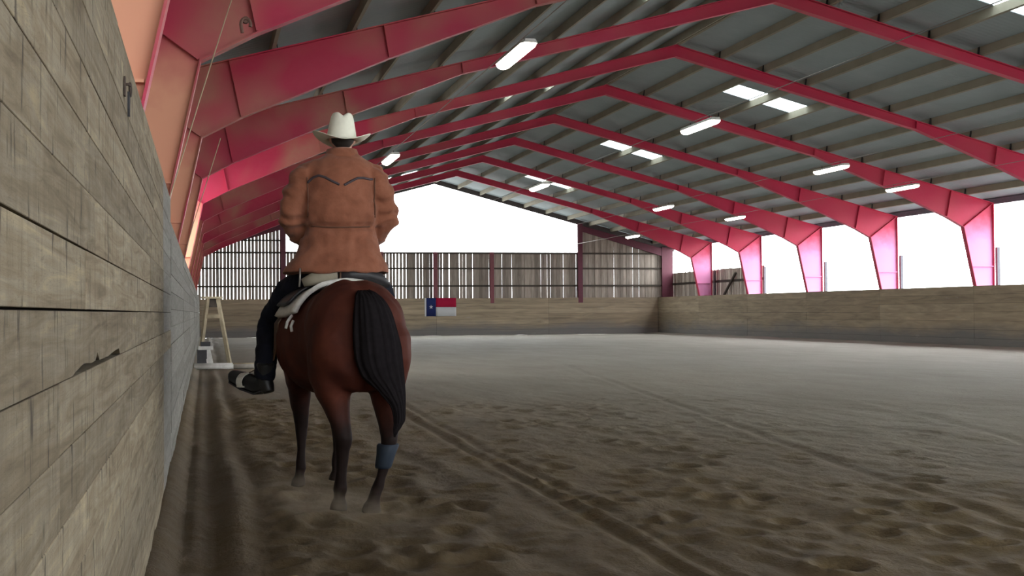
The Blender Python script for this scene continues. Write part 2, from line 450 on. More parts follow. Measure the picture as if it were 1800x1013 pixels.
for xp, m, top in ((3.94, DARKRED, 6.0), (9.0, POSTRED, 4.42), (11.87, POSTRED, 4.42), (14.91, POSTRED, 4.42), (19.78, DARKRED, 6.0), (24.72, DARKRED, 4.7), (-.9, DARKRED, 4.7)):
    w_ = .62 if xp > 24 else .26 if m is DARKRED else .2
    b = MB().box(xp-w_/2, xp+w_/2, .0, .02, 1.7, top).box(xp-w_/2, xp+w_/2, .12, .14, 1.7, top).box(xp-.012, xp+.012, .02, .12, 1.7, top)
    b.build('post', m, wf)
for s in (-1, 1):
    p = [(XC+s*7.9, zr(7.9)-.12), (XC+s*12.95, zr(12.95)-.12), (XC+s*12.95, zr(12.95)-.55), (XC+s*7.9, zr(7.9)-.42)]
    MB().prism_y(p if s > 0 else p[::-1], .02, .14).build('end_rafter', DARKRED, wf)
    p = [(XC, zr(0)+.18), (XC+s*13.3, zr(13.3)+.18), (XC+s*13.3, zr(13.3)-.10), (XC, zr(0)-.08)]
    MB().prism_y(p if s > 0 else p[::-1], .16, .26).build('barge_board', simple('barge_board_paint', (.10, .085, .085), .7), wf)

# ---- left side above the planks: boarded, one bay open
def side_boards(y0, y1, z0, z1, x):
    b = MB(); y = y0
    while y < y1:
        b.box(x-.025, x, y, min(y+.172, y1), z0, z1); y += .174
    return tag(b.build('cladding_boards', CLAD, wl), kind='stuff')
side_boards(YB, FY(0), -.2, 4.72, -.86); side_boards(FY(1), YF, -.2, 4.72, -.86); side_boards(FY(0), FY(1), -.2, 2.3, -.86)
MB().box(-.86, -.78, YB, YF, 2.56, 2.64).build('girt', GIRT, wl)

# ---- wall behind the camera (low boards only; unseen gable kept open and close for frontal light)
wb = tag(empty('wall_back', (0, YB, 0)), kind='structure')
for k in range(NC): place(UB_K, 'kickboard', wb, ((XL_WALL+XR_WALL)/2, -.03, (k+.5)*hc), (XR_WALL-XL_WALL, .05, hc-.007))

# ---- roof: two slopes of sheets on purlins, with translucent roof lights
PUR = [.05+1.2*k for k in range(11)]
def roof_pt(s, u, y, up=.2): return (XC+s*u, y, zr(u)+up)
ue = PUR[:]+[13.45]; ue[0] = 0.0
ycell = [YB-.5]+[FY(-6)+S/5*k for k in range(2, 68)]
ycell = [y for y in ycell if y < YF+.3]+[YF+.35]
lights = [(FY(i)+S*2/5, FY(i)+S*3/5) for i in (-3, -1, 1, 3, 5)]
def is_light(ya, yb, k): return k in (2, 3) and any(abs(ya-a) < .05 for a, b in lights)
nwin = 0
for s, nm in ((-1, 'ceiling_left'), (1, 'ceiling_right')):
    v = []; ids = {}; f = []; panes = []
    def vid(i, k):
        if (i, k) not in ids: ids[(i, k)] = len(v); v.append(roof_pt(s, ue[k], ycell[i]))
        return ids[(i, k)]
    for i in range(len(ycell)-1):
        for k in range(len(ue)-1):
            if is_light(ycell[i], ycell[i+1], k): panes.append((i, k)); continue
            q = (vid(i, k), vid(i, k+1), vid(i+1, k+1), vid(i+1, k))
            f.append(q[::-1] if s > 0 else q)
    c = mesh_obj(nm, v, f, ROOF); tag(c, kind='structure')
    so = c.modifiers.new('thickness', 'SOLIDIFY'); so.thickness = .03; so.offset = -1
    for k, u in enumerate(PUR):
        b = MB().prism_y([(XC+s*(u-.03), zr(u-.03)), (XC+s*(u+.03), zr(u+.03)), (XC+s*(u+.03), zr(u+.03)+.195), (XC+s*(u-.03), zr(u-.03)+.195)][::s], YB-.4, YF+.14)
        b.build('purlin', PURLIN, c)
    for i, k in panes:
        nwin += 1; e = .06
        a0, a1, y0_, y1_ = ue[k]+.045, ue[k+1]-.045, ycell[i]+.01, ycell[i+1]-.01
        q = [roof_pt(s, a0, y0_, .21), roof_pt(s, a1, y0_, .21), roof_pt(s, a1, y1_, .21), roof_pt(s, a0, y1_, .21)]
        q2 = [(p[0], p[1], p[2]+.01) for p in q]
        w_ = mesh_obj('window_%d' % nwin, q+q2, [(0, 1, 2, 3), (7, 6, 5, 4), (0, 4, 5, 1), (1, 5, 6, 2), (2, 6, 7, 3), (3, 7, 4, 0)], SKY_SHEET)
        tag(w_, kind='structure')

# ================================================================== PORTAL FRAMES
FL = .20
def seg_flange(pts, t, y=0, w=FL):
    b = MB()
    for a, c in zip(pts[:-1], pts[1:]): b.bar((a[0], y, a[1]), (c[0], y, c[1]), w, t)
    return b
def make_frame():
    root = empty('portal_frame', (XC, 0, 0))
    for s in (-1, 1):
        X = lambda P: [(s*u, z) for u, z in P]
        under = [(0, 7.80), (6.78, 6.06), (9.12, 5.14), (11.33, 4.18), (11.91, 3.87)]
        web = X([(0, 8.09), (12.98, 4.64)]+under[::-1])
        ra = MB().prism_y(web if s < 0 else web[::-1], -.009, .009).build('rafter', RED, root)
        seg_flange(X([(0, 8.09), (12.98, 4.64)]), .018).build('flange', RED, ra)
        seg_flange(X(under), .018).build('flange', RED, ra)
        for a, c in (((6.77, 6.08), (6.79, 6.28)), ((9.10, 5.16), (9.18, 5.64)), ((11.33, 4.2), (11.50, 5.02))):
            MB().bar((s*a[0], 0, a[1]), (s*c[0], 0, c[1]), FL-.03, .018).build('stiffener', RED, ra)
        for u in PUR:
            uu = u-.06
            MB().bar((s*uu, -.02, zr(uu)-.01), (s*(uu+.03), -.02, zr(uu)+.19), .07, .012).build('cleat', STEEL, ra)
        cw = X([(11.91, 3.87), (12.98, 4.64), (12.98, -.2), (12.80, -.2)])
        cl = MB().prism_y(cw if s > 0 else cw[::-1], -.009, .009).build('column', COL_R if s > 0 else COL_L, root)
        seg_flange(X([(12.98, -.2), (12.98, 4.64)]), .018).build('flange', RED, cl)
        seg_flange(X([(12.80, -.2), (11.91, 3.87)]), .018).build('flange', RED, cl)
        MB().bar((s*11.93, 0, 3.885), (s*12.97, 0, 4.635), FL-.02, .02).build('stiffener', RED, cl)
        MB().bar((s*12.21, 0, 2.60), (s*12.97, 0, 2.60), FL-.03, .02).build('stiffener', COL_R if s > 0 else COL_L, cl)
    return root
def copy_tree(o, parent=None):
    c = o.copy(); COL.objects.link(c)
    if parent is not None: c.parent = parent; c.matrix_parent_inverse = o.matrix_parent_inverse
    for ch in o.children: copy_tree(ch, c)
    return c
fr = make_frame()
ordn = ['nearest', 'second', 'third', 'fourth', 'fifth', 'sixth', 'seventh', 'eighth', 'ninth']
flab = {-3: 'red steel portal frame beside the hook on the plank wall, nearest of all',
        -2: 'red steel portal frame over the near arena, second from the camera',
        -1: 'red steel portal frame third from the camera, a tan cord tied to its haunch',
        0: 'red steel portal frame seventh from the far gable wall',
        1: 'red steel portal frame sixth from the far gable wall',
        2: 'red steel portal frame fifth from the far gable, its pink column rightmost in view',
        3: 'red steel portal frame fourth from the far gable wall',
        4: 'red steel portal frame third from the far gable wall',
        5: 'red steel portal frame second from the far gable wall',
        6: 'red steel portal frame closest to the far gable wall'}
for n, i in enumerate(range(-3, 7)):
    o = fr if n == 0 else copy_tree(fr)
    o.location = (XC, FY(i), 0)
    if n == 0: first = o
    tag(o, flab[i], 'roof frame', 'portal frames of the arena')

# a rusty shackle bolted to the web of the nearest frame, seen beside its haunch stiffener
def add_shackle(fr_):
    ra = [c for c in fr_.children if c.name.startswith('rafter') and c.data.vertices[1].co.x < 0 or c.name.startswith('rafter')][0]
    b = MB().tube([(-11.63, -.01, 2.985), (-11.63, -.05, 2.985)], .02, 10)
    b.tube([(-11.63+.028*math.cos(a), -.05, 2.955+.038*math.sin(a)) for a in [PI*k/10-PI*.1 for k in range(0, 13)]]+[(-11.65, -.05, 2.905)], .010, 8)
    b.build('shackle', simple('rusty_shackle', (.12, .06, .045), .8), ra)
first_frame = first

# ================================================================== LAMPS, WIRES, CORDS
def make_lamp():
    L = 1.7
    root = empty('hanging_lamp', (0, 0, 0))
    b = MB(); n = 16; rings = []
    for yy, k in ((-L/2, .55), (-L/2+.04, .9), (-L/2+.1, 1), (L/2-.1, 1), (L/2-.04, .9), (L/2, .55)):
        rings.append([Vector((.105*k*math.cos(a), yy, .02+.075*k*math.sin(a))) for a in [PI+PI*j/(n-1) for j in range(n)]])
    b.loft(rings); d = b.build('diffuser', LAMP_ON, root, True)
    h = MB(); rings = []
    for yy, k in ((-L/2, .7), (-L/2+.05, 1), (L/2-.05, 1), (L/2, .7)):
        rings.append([Vector((x*k, yy, z)) for x, z in ((-.112, .02), (.112, .02), (.09, .07), (-.09, .07))])
    h.loft(rings); h.build('housing', LAMP_BODY, root)
    for yy in (-.5, .5): MB().tube([(0, yy, .07), (0, yy, .142)], .008, 6).build('hanger', STEEL, root)
    return root
ZW = 4.70
lamps = [((4.1, 17.95), 'largest lit strip lamp, over the left track ahead of the rider hat'),
         ((4.1, 30.7), 'lit strip lamp just right of the rider shoulder, same wire as the largest lamp'),
         ((4.1, 43.5), 'lit strip lamp hidden behind the rider torso'),
         ((9.1, 24.3), 'lit strip lamp under the near pair of white roof lights'),
         ((9.1, 36.98), 'lit strip lamp beside the farthest right-slope roof lights, above the white gable opening'),
         ((15.1, 31.2), 'lit strip lamp left of the lamp nearest the right columns'),
         ((15.1, 43.87), 'small lit strip lamp midway along the right roof slope'),
         ((19.5, 35.74), 'lit strip lamp nearest to the right row of pink columns'),
         ((19.5, 48.42), 'small lit strip lamp close to the haunch of the third frame from the gable'),
         ((19.5, 61.08), 'smallest lit strip lamp, before the grey far wall boards')]
lp = make_lamp()
for n, ((x, y), lab) in enumerate(lamps):
    o = lp if n == 0 else copy_tree(lp)
    o.location = (x, y, ZW); tag(o, lab, 'lamp', 'lit strip lamps on the wires')
for x, lab in ((4.1, 'thin tan support wire carrying the lamps over the left side of the arena'), (9.1, 'thin support wire carrying the lamps next to the ridge'),
               (15.1, 'thin support wire carrying the lamps midway down the right roof'), (19.5, 'thin support wire carrying the lamps beside the right columns')):
    w_ = MB().tube([(x, YB, ZW+.15), (x, YF+.2, ZW+.15)], .007, 6).build('support_wire', GALV); tag(w_, lab, 'wire', 'lamp support wires')
c = MB().tube([(.455, 14.51, 5.05), (.25, 14.35, 4.4), (-.03, 14.2, 3.47), (-.34, 14.0, 2.40)], .006, 6).build('tan_rope', ROPE)
tag(c, 'thin tan cord slanting down across the second frame column to the plank wall', 'cord', 'cords on the left frames')
c = MB().tube([(.235, 20.78, 3.86), (.06, 20.7, 3.28), (-.16, 20.6, 2.58), (-.26, 20.5, 2.2)], .0065, 6).build('tan_rope', ROPE)
tag(c, 'thin tan cord hanging from the third frame haunch behind the pink columns', 'cord', 'cords on the left frames')

# ---- tie hook on the plank wall
tr = empty('tie_hook', (XL_WALL+.004, 4.84, 2.02)); tag(tr, 'rusty iron hook and ring screwed high on the near plank wall', 'hook')
IRON = simple('rusty_iron', (.07, .05, .04), .7, .4, .3, 30, 0, .5)
MB().box(0, .006, -.055, -.02, -.03, .035).build('plate', IRON, tr)
pts = [(.018+.0*k, .02+.03*math.cos(a), .0+.022*math.sin(a)) for k, a in enumerate([2*PI*j/20 for j in range(21)])]
MB().tube(pts, .0045, 8, cap=False).build('ring', IRON, tr, True)
MB().tube([(0, -.03, .01), (.014, -.025, .012), (.02, -.005, .006)], .005, 8).build('staple', IRON, tr, True)
MB().loft([[Vector((.014+a, .0+b_*w_, z)) for a, b_ in ((-.004, -1), (.004, -1), (.004, 1), (-.004, 1))] for z, w_ in ((-.01, .010), (-.03, .013), (-.07, .012), (-.095, .006))]).build('strap', STEEL, tr)

# ---- things in the far left corner
js = empty('jump_stand', (.18, 33.2, 0)); tag(js, 'pale wooden trestle stand by the left wall in the far corner', 'stand')
MB().box(-.27, .23, -.22, .22, 1.60, 1.65).build('top_board', PALEWOOD, js)
for sy in (-1, 1):
    MB().bar((.12, sy*.15, 1.6), (.40, sy*.30, .0), .075).build('leg', PALEWOOD, js)
    MB().bar((-.12, sy*.15, 1.6), (-.32, sy*.30, .0), .075).build('leg', PALEWOOD, js)
    MB().bar((-.17, sy*.19, 1.18), (.19, sy*.19, 1.18), .05, .09).build('brace', PALEWOOD, js)
MB().box(-.16, .14, -.10, .10, 1.40, 1.60).build('apron', simple('dark_apron', (.10, .085, .07), .8), js)
bl = empty('jump_block', (.02, 32.2, 0)); tag(bl, 'low white block with a dark grey top beside the trestle', 'block')
DK = simple('dark_grey_plastic', (.05, .05, .055), .6)
MB().box(-.17, .16, -.2, .2, .42, .50).build('top', WHITEPAINT, bl)
MB().box(-.12, .10, -.16, .16, .50, .60).build('lid', DK, bl)
b = MB(); b.loft([[Vector((-.02, -.14, .42)), Vector((.10, -.14, .42)), Vector((.10, .14, .42)), Vector((-.02, .14, .42))], [Vector((.03, -.16, 0)), Vector((.19, -.16, 0)), Vector((.19, .16, 0)), Vector((.03, .16, 0))]]).build('support', WHITEPAINT, bl)
MB().box(-.20, .02, -.15, .15, 0, .42).build('body', DK, bl)
for k, (y, lab) in enumerate(((31.2, 'white ground pole lying by the left wall, nearest of two'), (32.0, 'white ground pole lying before the trestle, farther of two'))):
    z = .06+.0*k
    p = empty('ground_pole', (0, y, z)); tag(p, lab, 'pole', 'ground poles by the left wall')
    MB().tube([(-.24, .05, 0), (.62, .0, 0)], .055, 12).build('shaft', WHITEPAINT, p, True)
    MB().tube([(.62, 0, 0), (1.5, -.05, 0)], .055, 12).build('band', PALEWOOD if k else simple('pole_band', (.42, .40, .36), .6), p, True)

# ---- flag on the far kickboards
fg = empty('flag', (11.27, YF-.004, 1.02)); tag(fg, 'blue, red and white flag with one white star on the far kickboards', 'flag')
def cloth(name, x0, x1, z0, z1, mat, off=0.):
    v = []; f = []; n = 10
    for j in range(2):
        for k in range(n+1):
            x = x0+(x1-x0)*k/n; y = -.012-.006*math.sin(x*9)+off
            v += [(x, y, z0 if j == 0 else z1)]
    for k in range(n): f.append((k, k+1, n+2+k, n+1+k))
    o = mesh_obj(name, v, f, mat, fg, True); md = o.modifiers.new('thickness', 'SOLIDIFY'); md.thickness = .004; return o
FB = simple('flag_blue', (.018, .028, .12), .8, .2, .05); FR = simple('flag_red', (.40, .010, .05), .8, .2, .05); FW = simple('flag_white', (.62, .64, .66), .8, .2, .03)
cloth('sleeve', 0, .085, 0, .97, FW); cloth('blue_field', .085, .60, 0, .97, FB); cloth('red_stripe', .60, 1.68, .485, .97, FR); cloth('white_stripe', .60, 1.68, 0, .485, FW)
st = [(.34+(.115 if k % 2 == 0 else .046)*math.sin(PI*k/5), .49+(.115 if k % 2 == 0 else .046)*math.cos(PI*k/5)) for k in range(10)]
MB().prism_y(st, -.032, -.026).build('star', FW, fg)

add_shackle(first_frame)
STRAW = simple('straw', (.55, .45, .22), .8)
for k, (x, y, a, ln) in enumerate(((.36, 6.33, .3, .06), (.40, 6.30, -.5, .05))):
    z = ground_z(x, y)+.012
    o = MB().tube([(-ln*math.cos(a), -ln*math.sin(a), 0), (0, 0, .006), (ln*math.cos(a), ln*math.sin(a), -.002)], .0028, 5).build('straw', STRAW); o.location = (x, y, z)
    tag(o, ('pale straw stalk lying on the sand behind the horse, longer of two', 'pale straw stalk crossing a longer stalk on the sand')[k], 'straw', 'straw on the sand')

# ================================================================== HORSE
HO = Vector((.955, 8.35, 0)); HR = math.radians(4.6)
HM = Matrix.Translation(HO) @ Matrix.Rotation(HR, 4, 'Z'); HMI = HM.inverted()
def L(p): return HMI @ Vector(p)                       # world -> horse space
TR = [  # y, zc, half width, half height
    (-.035, 1.06, .10, .17), (-.01, 1.07, .19, .24), (.07, 1.075, .265, .31), (.18, 1.095, .298, .345), (.32, 1.11, .312, .355),
    (.46, 1.11, .305, .345), (.62, 1.09, .34, .335), (.80, 1.06, .395, .335), (1.0, 1.045, .415, .355), (1.2, 1.055, .37, .365),
    (1.38, 1.09, .285, .37), (1.52, 1.085, .255, .32), (1.64, 1.08, .21, .24), (1.72, 1.07, .12, .13)]
def trunk_at(y):
    for a, b in zip(TR[:-1], TR[1:]):
        if a[0] <= y <= b[0]:
            t = (y-a[0])/(b[0]-a[0]); return [a[k]+(b[k]-a[k])*t for k in (1, 2, 3)]
    return list(TR[-1][1:])
def trunk_ring(y, zc, hw, hh, n=36, rump=0):
    out = []
    for k in range(n):
        a = 2*PI*k/n; ca, sa = math.cos(a), math.sin(a); e = 2.25
        x = hw*math.copysign(abs(ca)**(2/e), ca); z = hh*math.copysign(abs(sa)**(2/e), sa)
        if rump and sa > .9: z -= .02*rump*(sa-.9)*10*(1-min(1, abs(x)/.05))      # crease along the croup
        out.append(Vector((x, y, zc+z)))
    return out
hb = MB()
hb.loft([trunk_ring(*r, rump=1 if r[0] < .4 else 0) for r in TR])
def slant(c, t, rx, rz, n=24):
    """ring across direction t in the y-z plane"""
    t = Vector(t).normalized(); up = Vector((0, -t.z, t.y)); 
    return [Vector(c)+Vector((1, 0, 0))*rx*math.cos(2*PI*k/n)+up*rz*math.sin(2*PI*k/n) for k in range(n)]
# neck and head, carried low
hb.loft([slant((0, 1.36, 1.16), (0, 1, .35), .19, .30), slant((0, 1.55, 1.23), (0, 1, .4), .165, .255), slant((0, 1.75, 1.33), (0, 1, .42), .125, .205),
         slant((0, 1.95, 1.42), (0, 1, .42), .10, .165), slant((0, 2.12, 1.49), (0, 1, .3), .088, .14), slant((0, 2.20, 1.50), (0, 1, .1), .07, .11)])
hb.loft([slant((0, 2.10, 1.50), (0, 1, -.5), .075, .10), slant((0, 2.18, 1.45), (0, 1, -1), .098, .135), slant((0, 2.27, 1.37), (0, 1, -1.3), .098, .135),
         slant((0, 2.36, 1.25), (0, 1, -1.5), .078, .105), slant((0, 2.43, 1.13), (0, 1, -1.6), .062, .08), slant((0, 2.48, 1.04), (0, 1, -1.6), .066, .078), slant((0, 2.505, .985), (0, 1, -1.6), .05, .055)])
for s in (-1, 1):                                       # ears
    hb.loft([hring((s*.055, 2.15, 1.55), .03, .022, 10), hring((s*.062, 2.15, 1.62), .034, .02, 10), hring((s*.066, 2.16, 1.68), .022, .014, 10), hring((s*.064, 2.165, 1.73), .006, .006, 10)])
def leg(rows): hb.loft([hring((x, y, z), rx, ry, 20, 2.15) for x, y, z, rx, ry in rows])
# hind legs (thigh, stifle, gaskin, hock, cannon, fetlock, pastern, hoof)
leg([(-.15, .26, 1.24, .11, .20), (-.17, .24, 1.10, .145, .25), (-.175, .25, .96, .138, .25), (-.168, .30, .84, .128, .215), (-.152, .29, .74, .108, .165), (-.130, .25, .63, .084, .122),
     (-.114, .205, .54, .066, .092), (-.107, .185, .465, .058, .086), (-.105, .205, .38, .038, .055), (-.108, .24, .26, .033, .043), (-.110, .275, .145, .043, .052),
     (-.110, .315, .085, .036, .042), (-.110, .335, .055, .050, .060), (-.110, .35, .0, .060, .070)])
leg([(.15, .24, 1.24, .11, .20), (.175, .20, 1.10, .145, .25), (.185, .20, .96, .135, .245), (.185, .24, .84, .122, .21), (.180, .225, .74, .102, .155), (.174, .17, .63, .080, .115),
     (.168, .115, .54, .062, .09), (.165, .09, .465, .052, .082), (.150, .095, .38, .038, .055), (.122, .11, .26, .033, .043), (.092, .125, .145, .043, .052),
     (.076, .15, .085, .036, .042), (.068, .165, .055, .050, .060), (.062, .175, .0, .060, .070)])
# fore legs
leg([(-.17, 1.42, 1.10, .12, .20), (-.195, 1.44, .96, .125, .18), (-.192, 1.47, .82, .105, .145), (-.178, 1.52, .68, .080, .10), (-.165, 1.56, .54, .058, .070), (-.158, 1.585, .445, .052, .056),
     (-.158, 1.59, .38, .040, .046), (-.158, 1.60, .26, .031, .038), (-.160, 1.61, .135, .041, .046), (-.162, 1.645, .08, .034, .038), (-.164, 1.66, .05, .050, .055), (-.166, 1.67, .0, .060, .068)])
leg([(.14, 1.42, 1.10, .10, .20), (.150, 1.44, .96, .105, .17), (.145, 1.48, .82, .085, .125), (.130, 1.54, .68, .066, .090), (.115, 1.60, .55, .052, .065), (.105, 1.63, .46, .052, .056),
     (.100, 1.62, .39, .040, .046), (.094, 1.58, .28, .031, .038), (.088, 1.53, .17, .041, .046), (.086, 1.53, .115, .034, .038), (.085, 1.545, .085, .050, .055), (.084, 1.56, .04, .060, .066)])
hme = blend(hb, .015, 10, .5, 'horse')
HN = [v.normal.copy() for v in hme.vertices]
for vi, v in enumerate(hme.vertices):                                  # muscle: split of the haunches, soft undulation
    c = v.co
    if c.y < .28 and .62 < c.z < 1.30 and abs(c.x) < .10:
        k = (1-abs(c.x)/.10)**2*max(0, 1-max(0, c.y)/.28); v.co.y += .05*k
    n_ = HN[vi]; v.co += n_*(.010*noise.noise(c*5.5)+.004*noise.noise(c*14))
def mat_bay():
    t = NT('bay_coat'); p = t.pos('Object'); z = t.n('ShaderNodeSeparateXYZ'); t.l(p, z.inputs[0])
    f = t.noise(p, 4.5, 4, .6, .4)
    c = t.ramp(f, [(.3, (.052, .015, .011)), (.55, (.080, .022, .014)), (.75, (.110, .033, .019))])
    zz = t.math('ADD', z.outputs[2], t.math('MULTIPLY', t.math('SUBTRACT', f, .5), .25))
    c = t.mix(t.ramp(zz, [(.50, BW(1)), (.76, BW(0))]), c, (.016, .010, .009))     # black points
    c = t.mix(t.ramp(z.outputs[2], [(.035, BW(1)), (.06, BW(0))]), c, (.045, .035, .028))  # hooves
    yy = z.outputs[1]
    c = t.mix(t.ramp(t.math('MULTIPLY', yy, .4), [(.955, BW(0)), (.985, BW(.85))]), c, (.02, .013, .012))
    t.bump(t.noise(t.map(p, (40, 40, 12)), 6, 3), .12, .003)
    return t.out(c, .65, .1)
hme.materials.append(mat_bay())
horse = link(bpy.data.objects.new('horse', hme)); horse.matrix_world = HM
tag(horse, 'bay horse with black legs and tail, ridden away along the plank wall', 'horse')
HAIR = simple('black_horse_hair', (.010, .008, .009), .9, .1, .3, 30)
def strands(name, path, parent, mat, n=72, seed=1, amp=.14):
    """hank of hair: lofted with ridged strands"""
    r = random.Random(seed); ph = [r.random() for _ in range(n)]; rings = []
    pts = [Vector(p[:3]) for p in path]; m = len(pts)
    up = 6; fine = []
    for i in range(m-1):
        for j in range(up):
            t = j/up; a = path[i]; b = path[i+1]
            p0 = path[max(i-1, 0)]; p3 = path[min(i+2, m-1)]
            fine.append([.5*((2*a[k])+(-p0[k]+b[k])*t+(2*p0[k]-5*a[k]+4*b[k]-p3[k])*t*t+(-p0[k]+3*a[k]-3*b[k]+p3[k])*t**3) for k in range(5)])
    fine.append(list(path[-1]))
    for i, q in enumerate(fine):
        c = Vector(q[:3]); rx, ry = max(q[3], .003), max(q[4], .003); ring = []
        for k in range(n):
            a = 2*PI*k/n
            s_ = 1+amp*(ph[k]-.5)*2*min(1, i/8)+.05*noise.noise(Vector((k*.7, i*.12, seed)))
            ring.append(c+Vector((rx*s_*math.cos(a), ry*s_*math.sin(a), .01*noise.noise(Vector((k*.5, i*.3, seed+5))))))
        rings.append(ring)
    b = MB().loft(rings); return b.build(name, mat, parent, True)
strands('tail', [(.0, .05, 1.385, .035, .03), (.005, -.02, 1.365, .062, .042), (.02, -.075, 1.30, .095, .055), (.035, -.095, 1.20, .118, .06), (.050, -.10, 1.08, .134, .06),
                 (.066, -.10, .96, .136, .055), (.095, -.09, .86, .120, .05), (.145, -.08, .77, .080, .04), (.185, -.07, .68, .046, .03), (.195, -.06, .59, .033, .022), (.178, -.05, .53, .018, .014), (.168, -.045, .49, .004, .004)], horse, HAIR)
strands('mane', [(.03, 1.42, 1.46, .03, .05), (.07, 1.52, 1.45, .045, .08), (.09, 1.70, 1.48, .04, .10), (.085, 1.90, 1.55, .04, .10), (.06, 2.08, 1.60, .035, .07), (.02, 2.19, 1.61, .02, .03)], horse, HAIR, 48, 3)
for s in (-1, 1):
    MB().ball((s*.092, 2.265, 1.40), .02).build('eye', simple('horse_eye', (.01, .007, .005), .1, .6), horse, True)
bb = MB(); rr = []
for z, k in ((.435, 1.0), (.425, 1.12), (.37, 1.05), (.30, 1.1), (.285, 1.0)):
    t = (z-.26)/(.465-.26); cx = .122+(.165-.122)*t; cy = .11-.02*t
    rr.append(hring((cx, cy+.0, z), (.036+.022*t)*k+.008, (.046+.036*t)*k+.008, 20))
bb.loft(rr).build('leg_boot', simple('blue_leg_boot', (.016, .025, .040), .7), horse, True)

# ---- saddle pad, saddle, bridle
def draped(y0, y1, amax, off, name, mat, parent, ny=12, na=28, thick=.018, skew=0., rag=0.):
    v = []; f = []
    for i in range(ny+1):
        y = y0+(y1-y0)*i/ny; zc, hw, hh = trunk_at(y)
        for k in range(na+1):
            a = math.radians(90-amax+2*amax*k/na); ca, sa = math.cos(a), math.sin(a); e = 2.25
            x = (hw+off)*math.copysign(abs(ca)**(2/e), ca); z = zc+(hh+off)*math.copysign(abs(sa)**(2/e), sa)
            w = .006*noise.noise(Vector((x*9, y*9, z*5)))
            v.append((x*(1+w), y+skew*(1-sa)*(1 if i == 0 else 0)+(rag*noise.noise(Vector((k*1.3, i, 2))) if i in (0, ny) else 0), z+w))
    for i in range(ny):
        for k in range(na): q = i*(na+1)+k; f.append((q, q+na+1, q+na+2, q+1))
    o = mesh_obj(name, v, f, mat, parent, True)
    md = o.modifiers.new('thickness', 'SOLIDIFY'); md.thickness = thick; md.offset = 1
    return o
FLEECE = simple('white_fleece', (.60, .58, .54), .95, .1, .15, 40, .5)
LEA = simple('black_saddle_leather', (.018, .016, .018), .5, .4, .3, 14)
BRN = simple('brown_leather', (.09, .045, .022), .55, .4, .3, 14)
TAN = simple('tan_suede', (.26, .23, .175), .85, .15)
pad = draped(.60, 1.36, 66, .016, 'saddle_pad', FLEECE, None, thick=.03, rag=.012); pad.matrix_world = HM
tag(pad, 'white fleece saddle pad showing behind the saddle on the bay horse', 'saddle pad')
for k, (a, b_) in enumerate((((-.362, .59, 1.235), (-.405, .57, 1.15)), ((-.350, .62, 1.20), (-.362, .60, 1.13)))):
    MB().tube([a, ((a[0]+b_[0])/2-.01, a[1]-.012, (a[2]+b_[2])/2), b_], .010, 7).build('tassel', FLEECE, pad, True)
sad = empty('saddle', HO, HR); tag(sad, 'black western saddle with a tan pouch behind the cantle, under the rider', 'saddle')
draped(.72, 1.26, 56, .055, 'skirt', LEA, sad, thick=.014)
sb = MB()
sb.loft([[Vector((w*math.cos(a), y, z0+h_*math.sin(a))) for a in [2*PI*k/24 for k in range(24)]] for y, w, z0, h_ in
         ((.74, .22, 1.46, .035), (.80, .235, 1.46, .05), (.95, .20, 1.44, .05), (1.10, .17, 1.46, .06), (1.20, .15, 1.48, .08), (1.26, .10, 1.47, .06))])
sb.tube([(-.22, .80, 1.45), (-.17, .765, 1.52), (-.08, .75, 1.555), (0, .745, 1.565), (.08, .75, 1.555), (.17, .765, 1.52), (.22, .80, 1.45)], .022, 10)
sb.tube([(0, 1.20, 1.50), (0, 1.22, 1.60), (0, 1.24, 1.64)], [.03, .022, .022], 10); sb.ball((0, 1.25, 1.65), (.045, .045, .02))
seat_me = blend(sb, .012, 6); seat_me.materials.append(LEA); link(bpy.data.objects.new('seat', seat_me), sad)
MB().tube([(-.275, .70, 1.445), (-.20, .685, 1.475), (-.12, .675, 1.485), (-.055, .675, 1.487)], [.028, .045, .045, .036], 14).build('pouch', TAN, sad, True)
MB().tube([(-.05, .675, 1.49), (.05, .672, 1.50), (.15, .68, 1.495), (.235, .70, 1.47), (.30, .72, 1.43)], [.036, .048, .048, .042, .02], 14).build('bed_roll', LEA, sad, True)
for xx in (-.295, -.035): MB().tube([(xx, .66+.02*(xx < -.1), 1.54), (xx-.004, .632+.03*(xx < -.1), 1.49), (xx-.006, .645+.03*(xx < -.1), 1.42)], .006, 6).build('tie_string', GALV if xx < -.1 else BRN, sad, True)
MB().tube([(0, .705, .715)]+[( -.36*math.cos(a), 1.16, 1.05+.372*math.sin(a)) for a in [math.radians(q) for q in range(-20, -165, -12)]][:0]+[], .01) if False else None
gi = MB(); n = 22
gi.loft([[Vector((( .352+o_)*math.cos(a), y, 1.055+(.352+o_)*math.sin(a))) for y, o_ in ((1.08, .004), (1.16, .004), (1.16, .016), (1.08, .016))] for a in [math.radians(200+140*k/n) for k in range(n+1)]])
gi.build('cinch', FLEECE, sad, True)

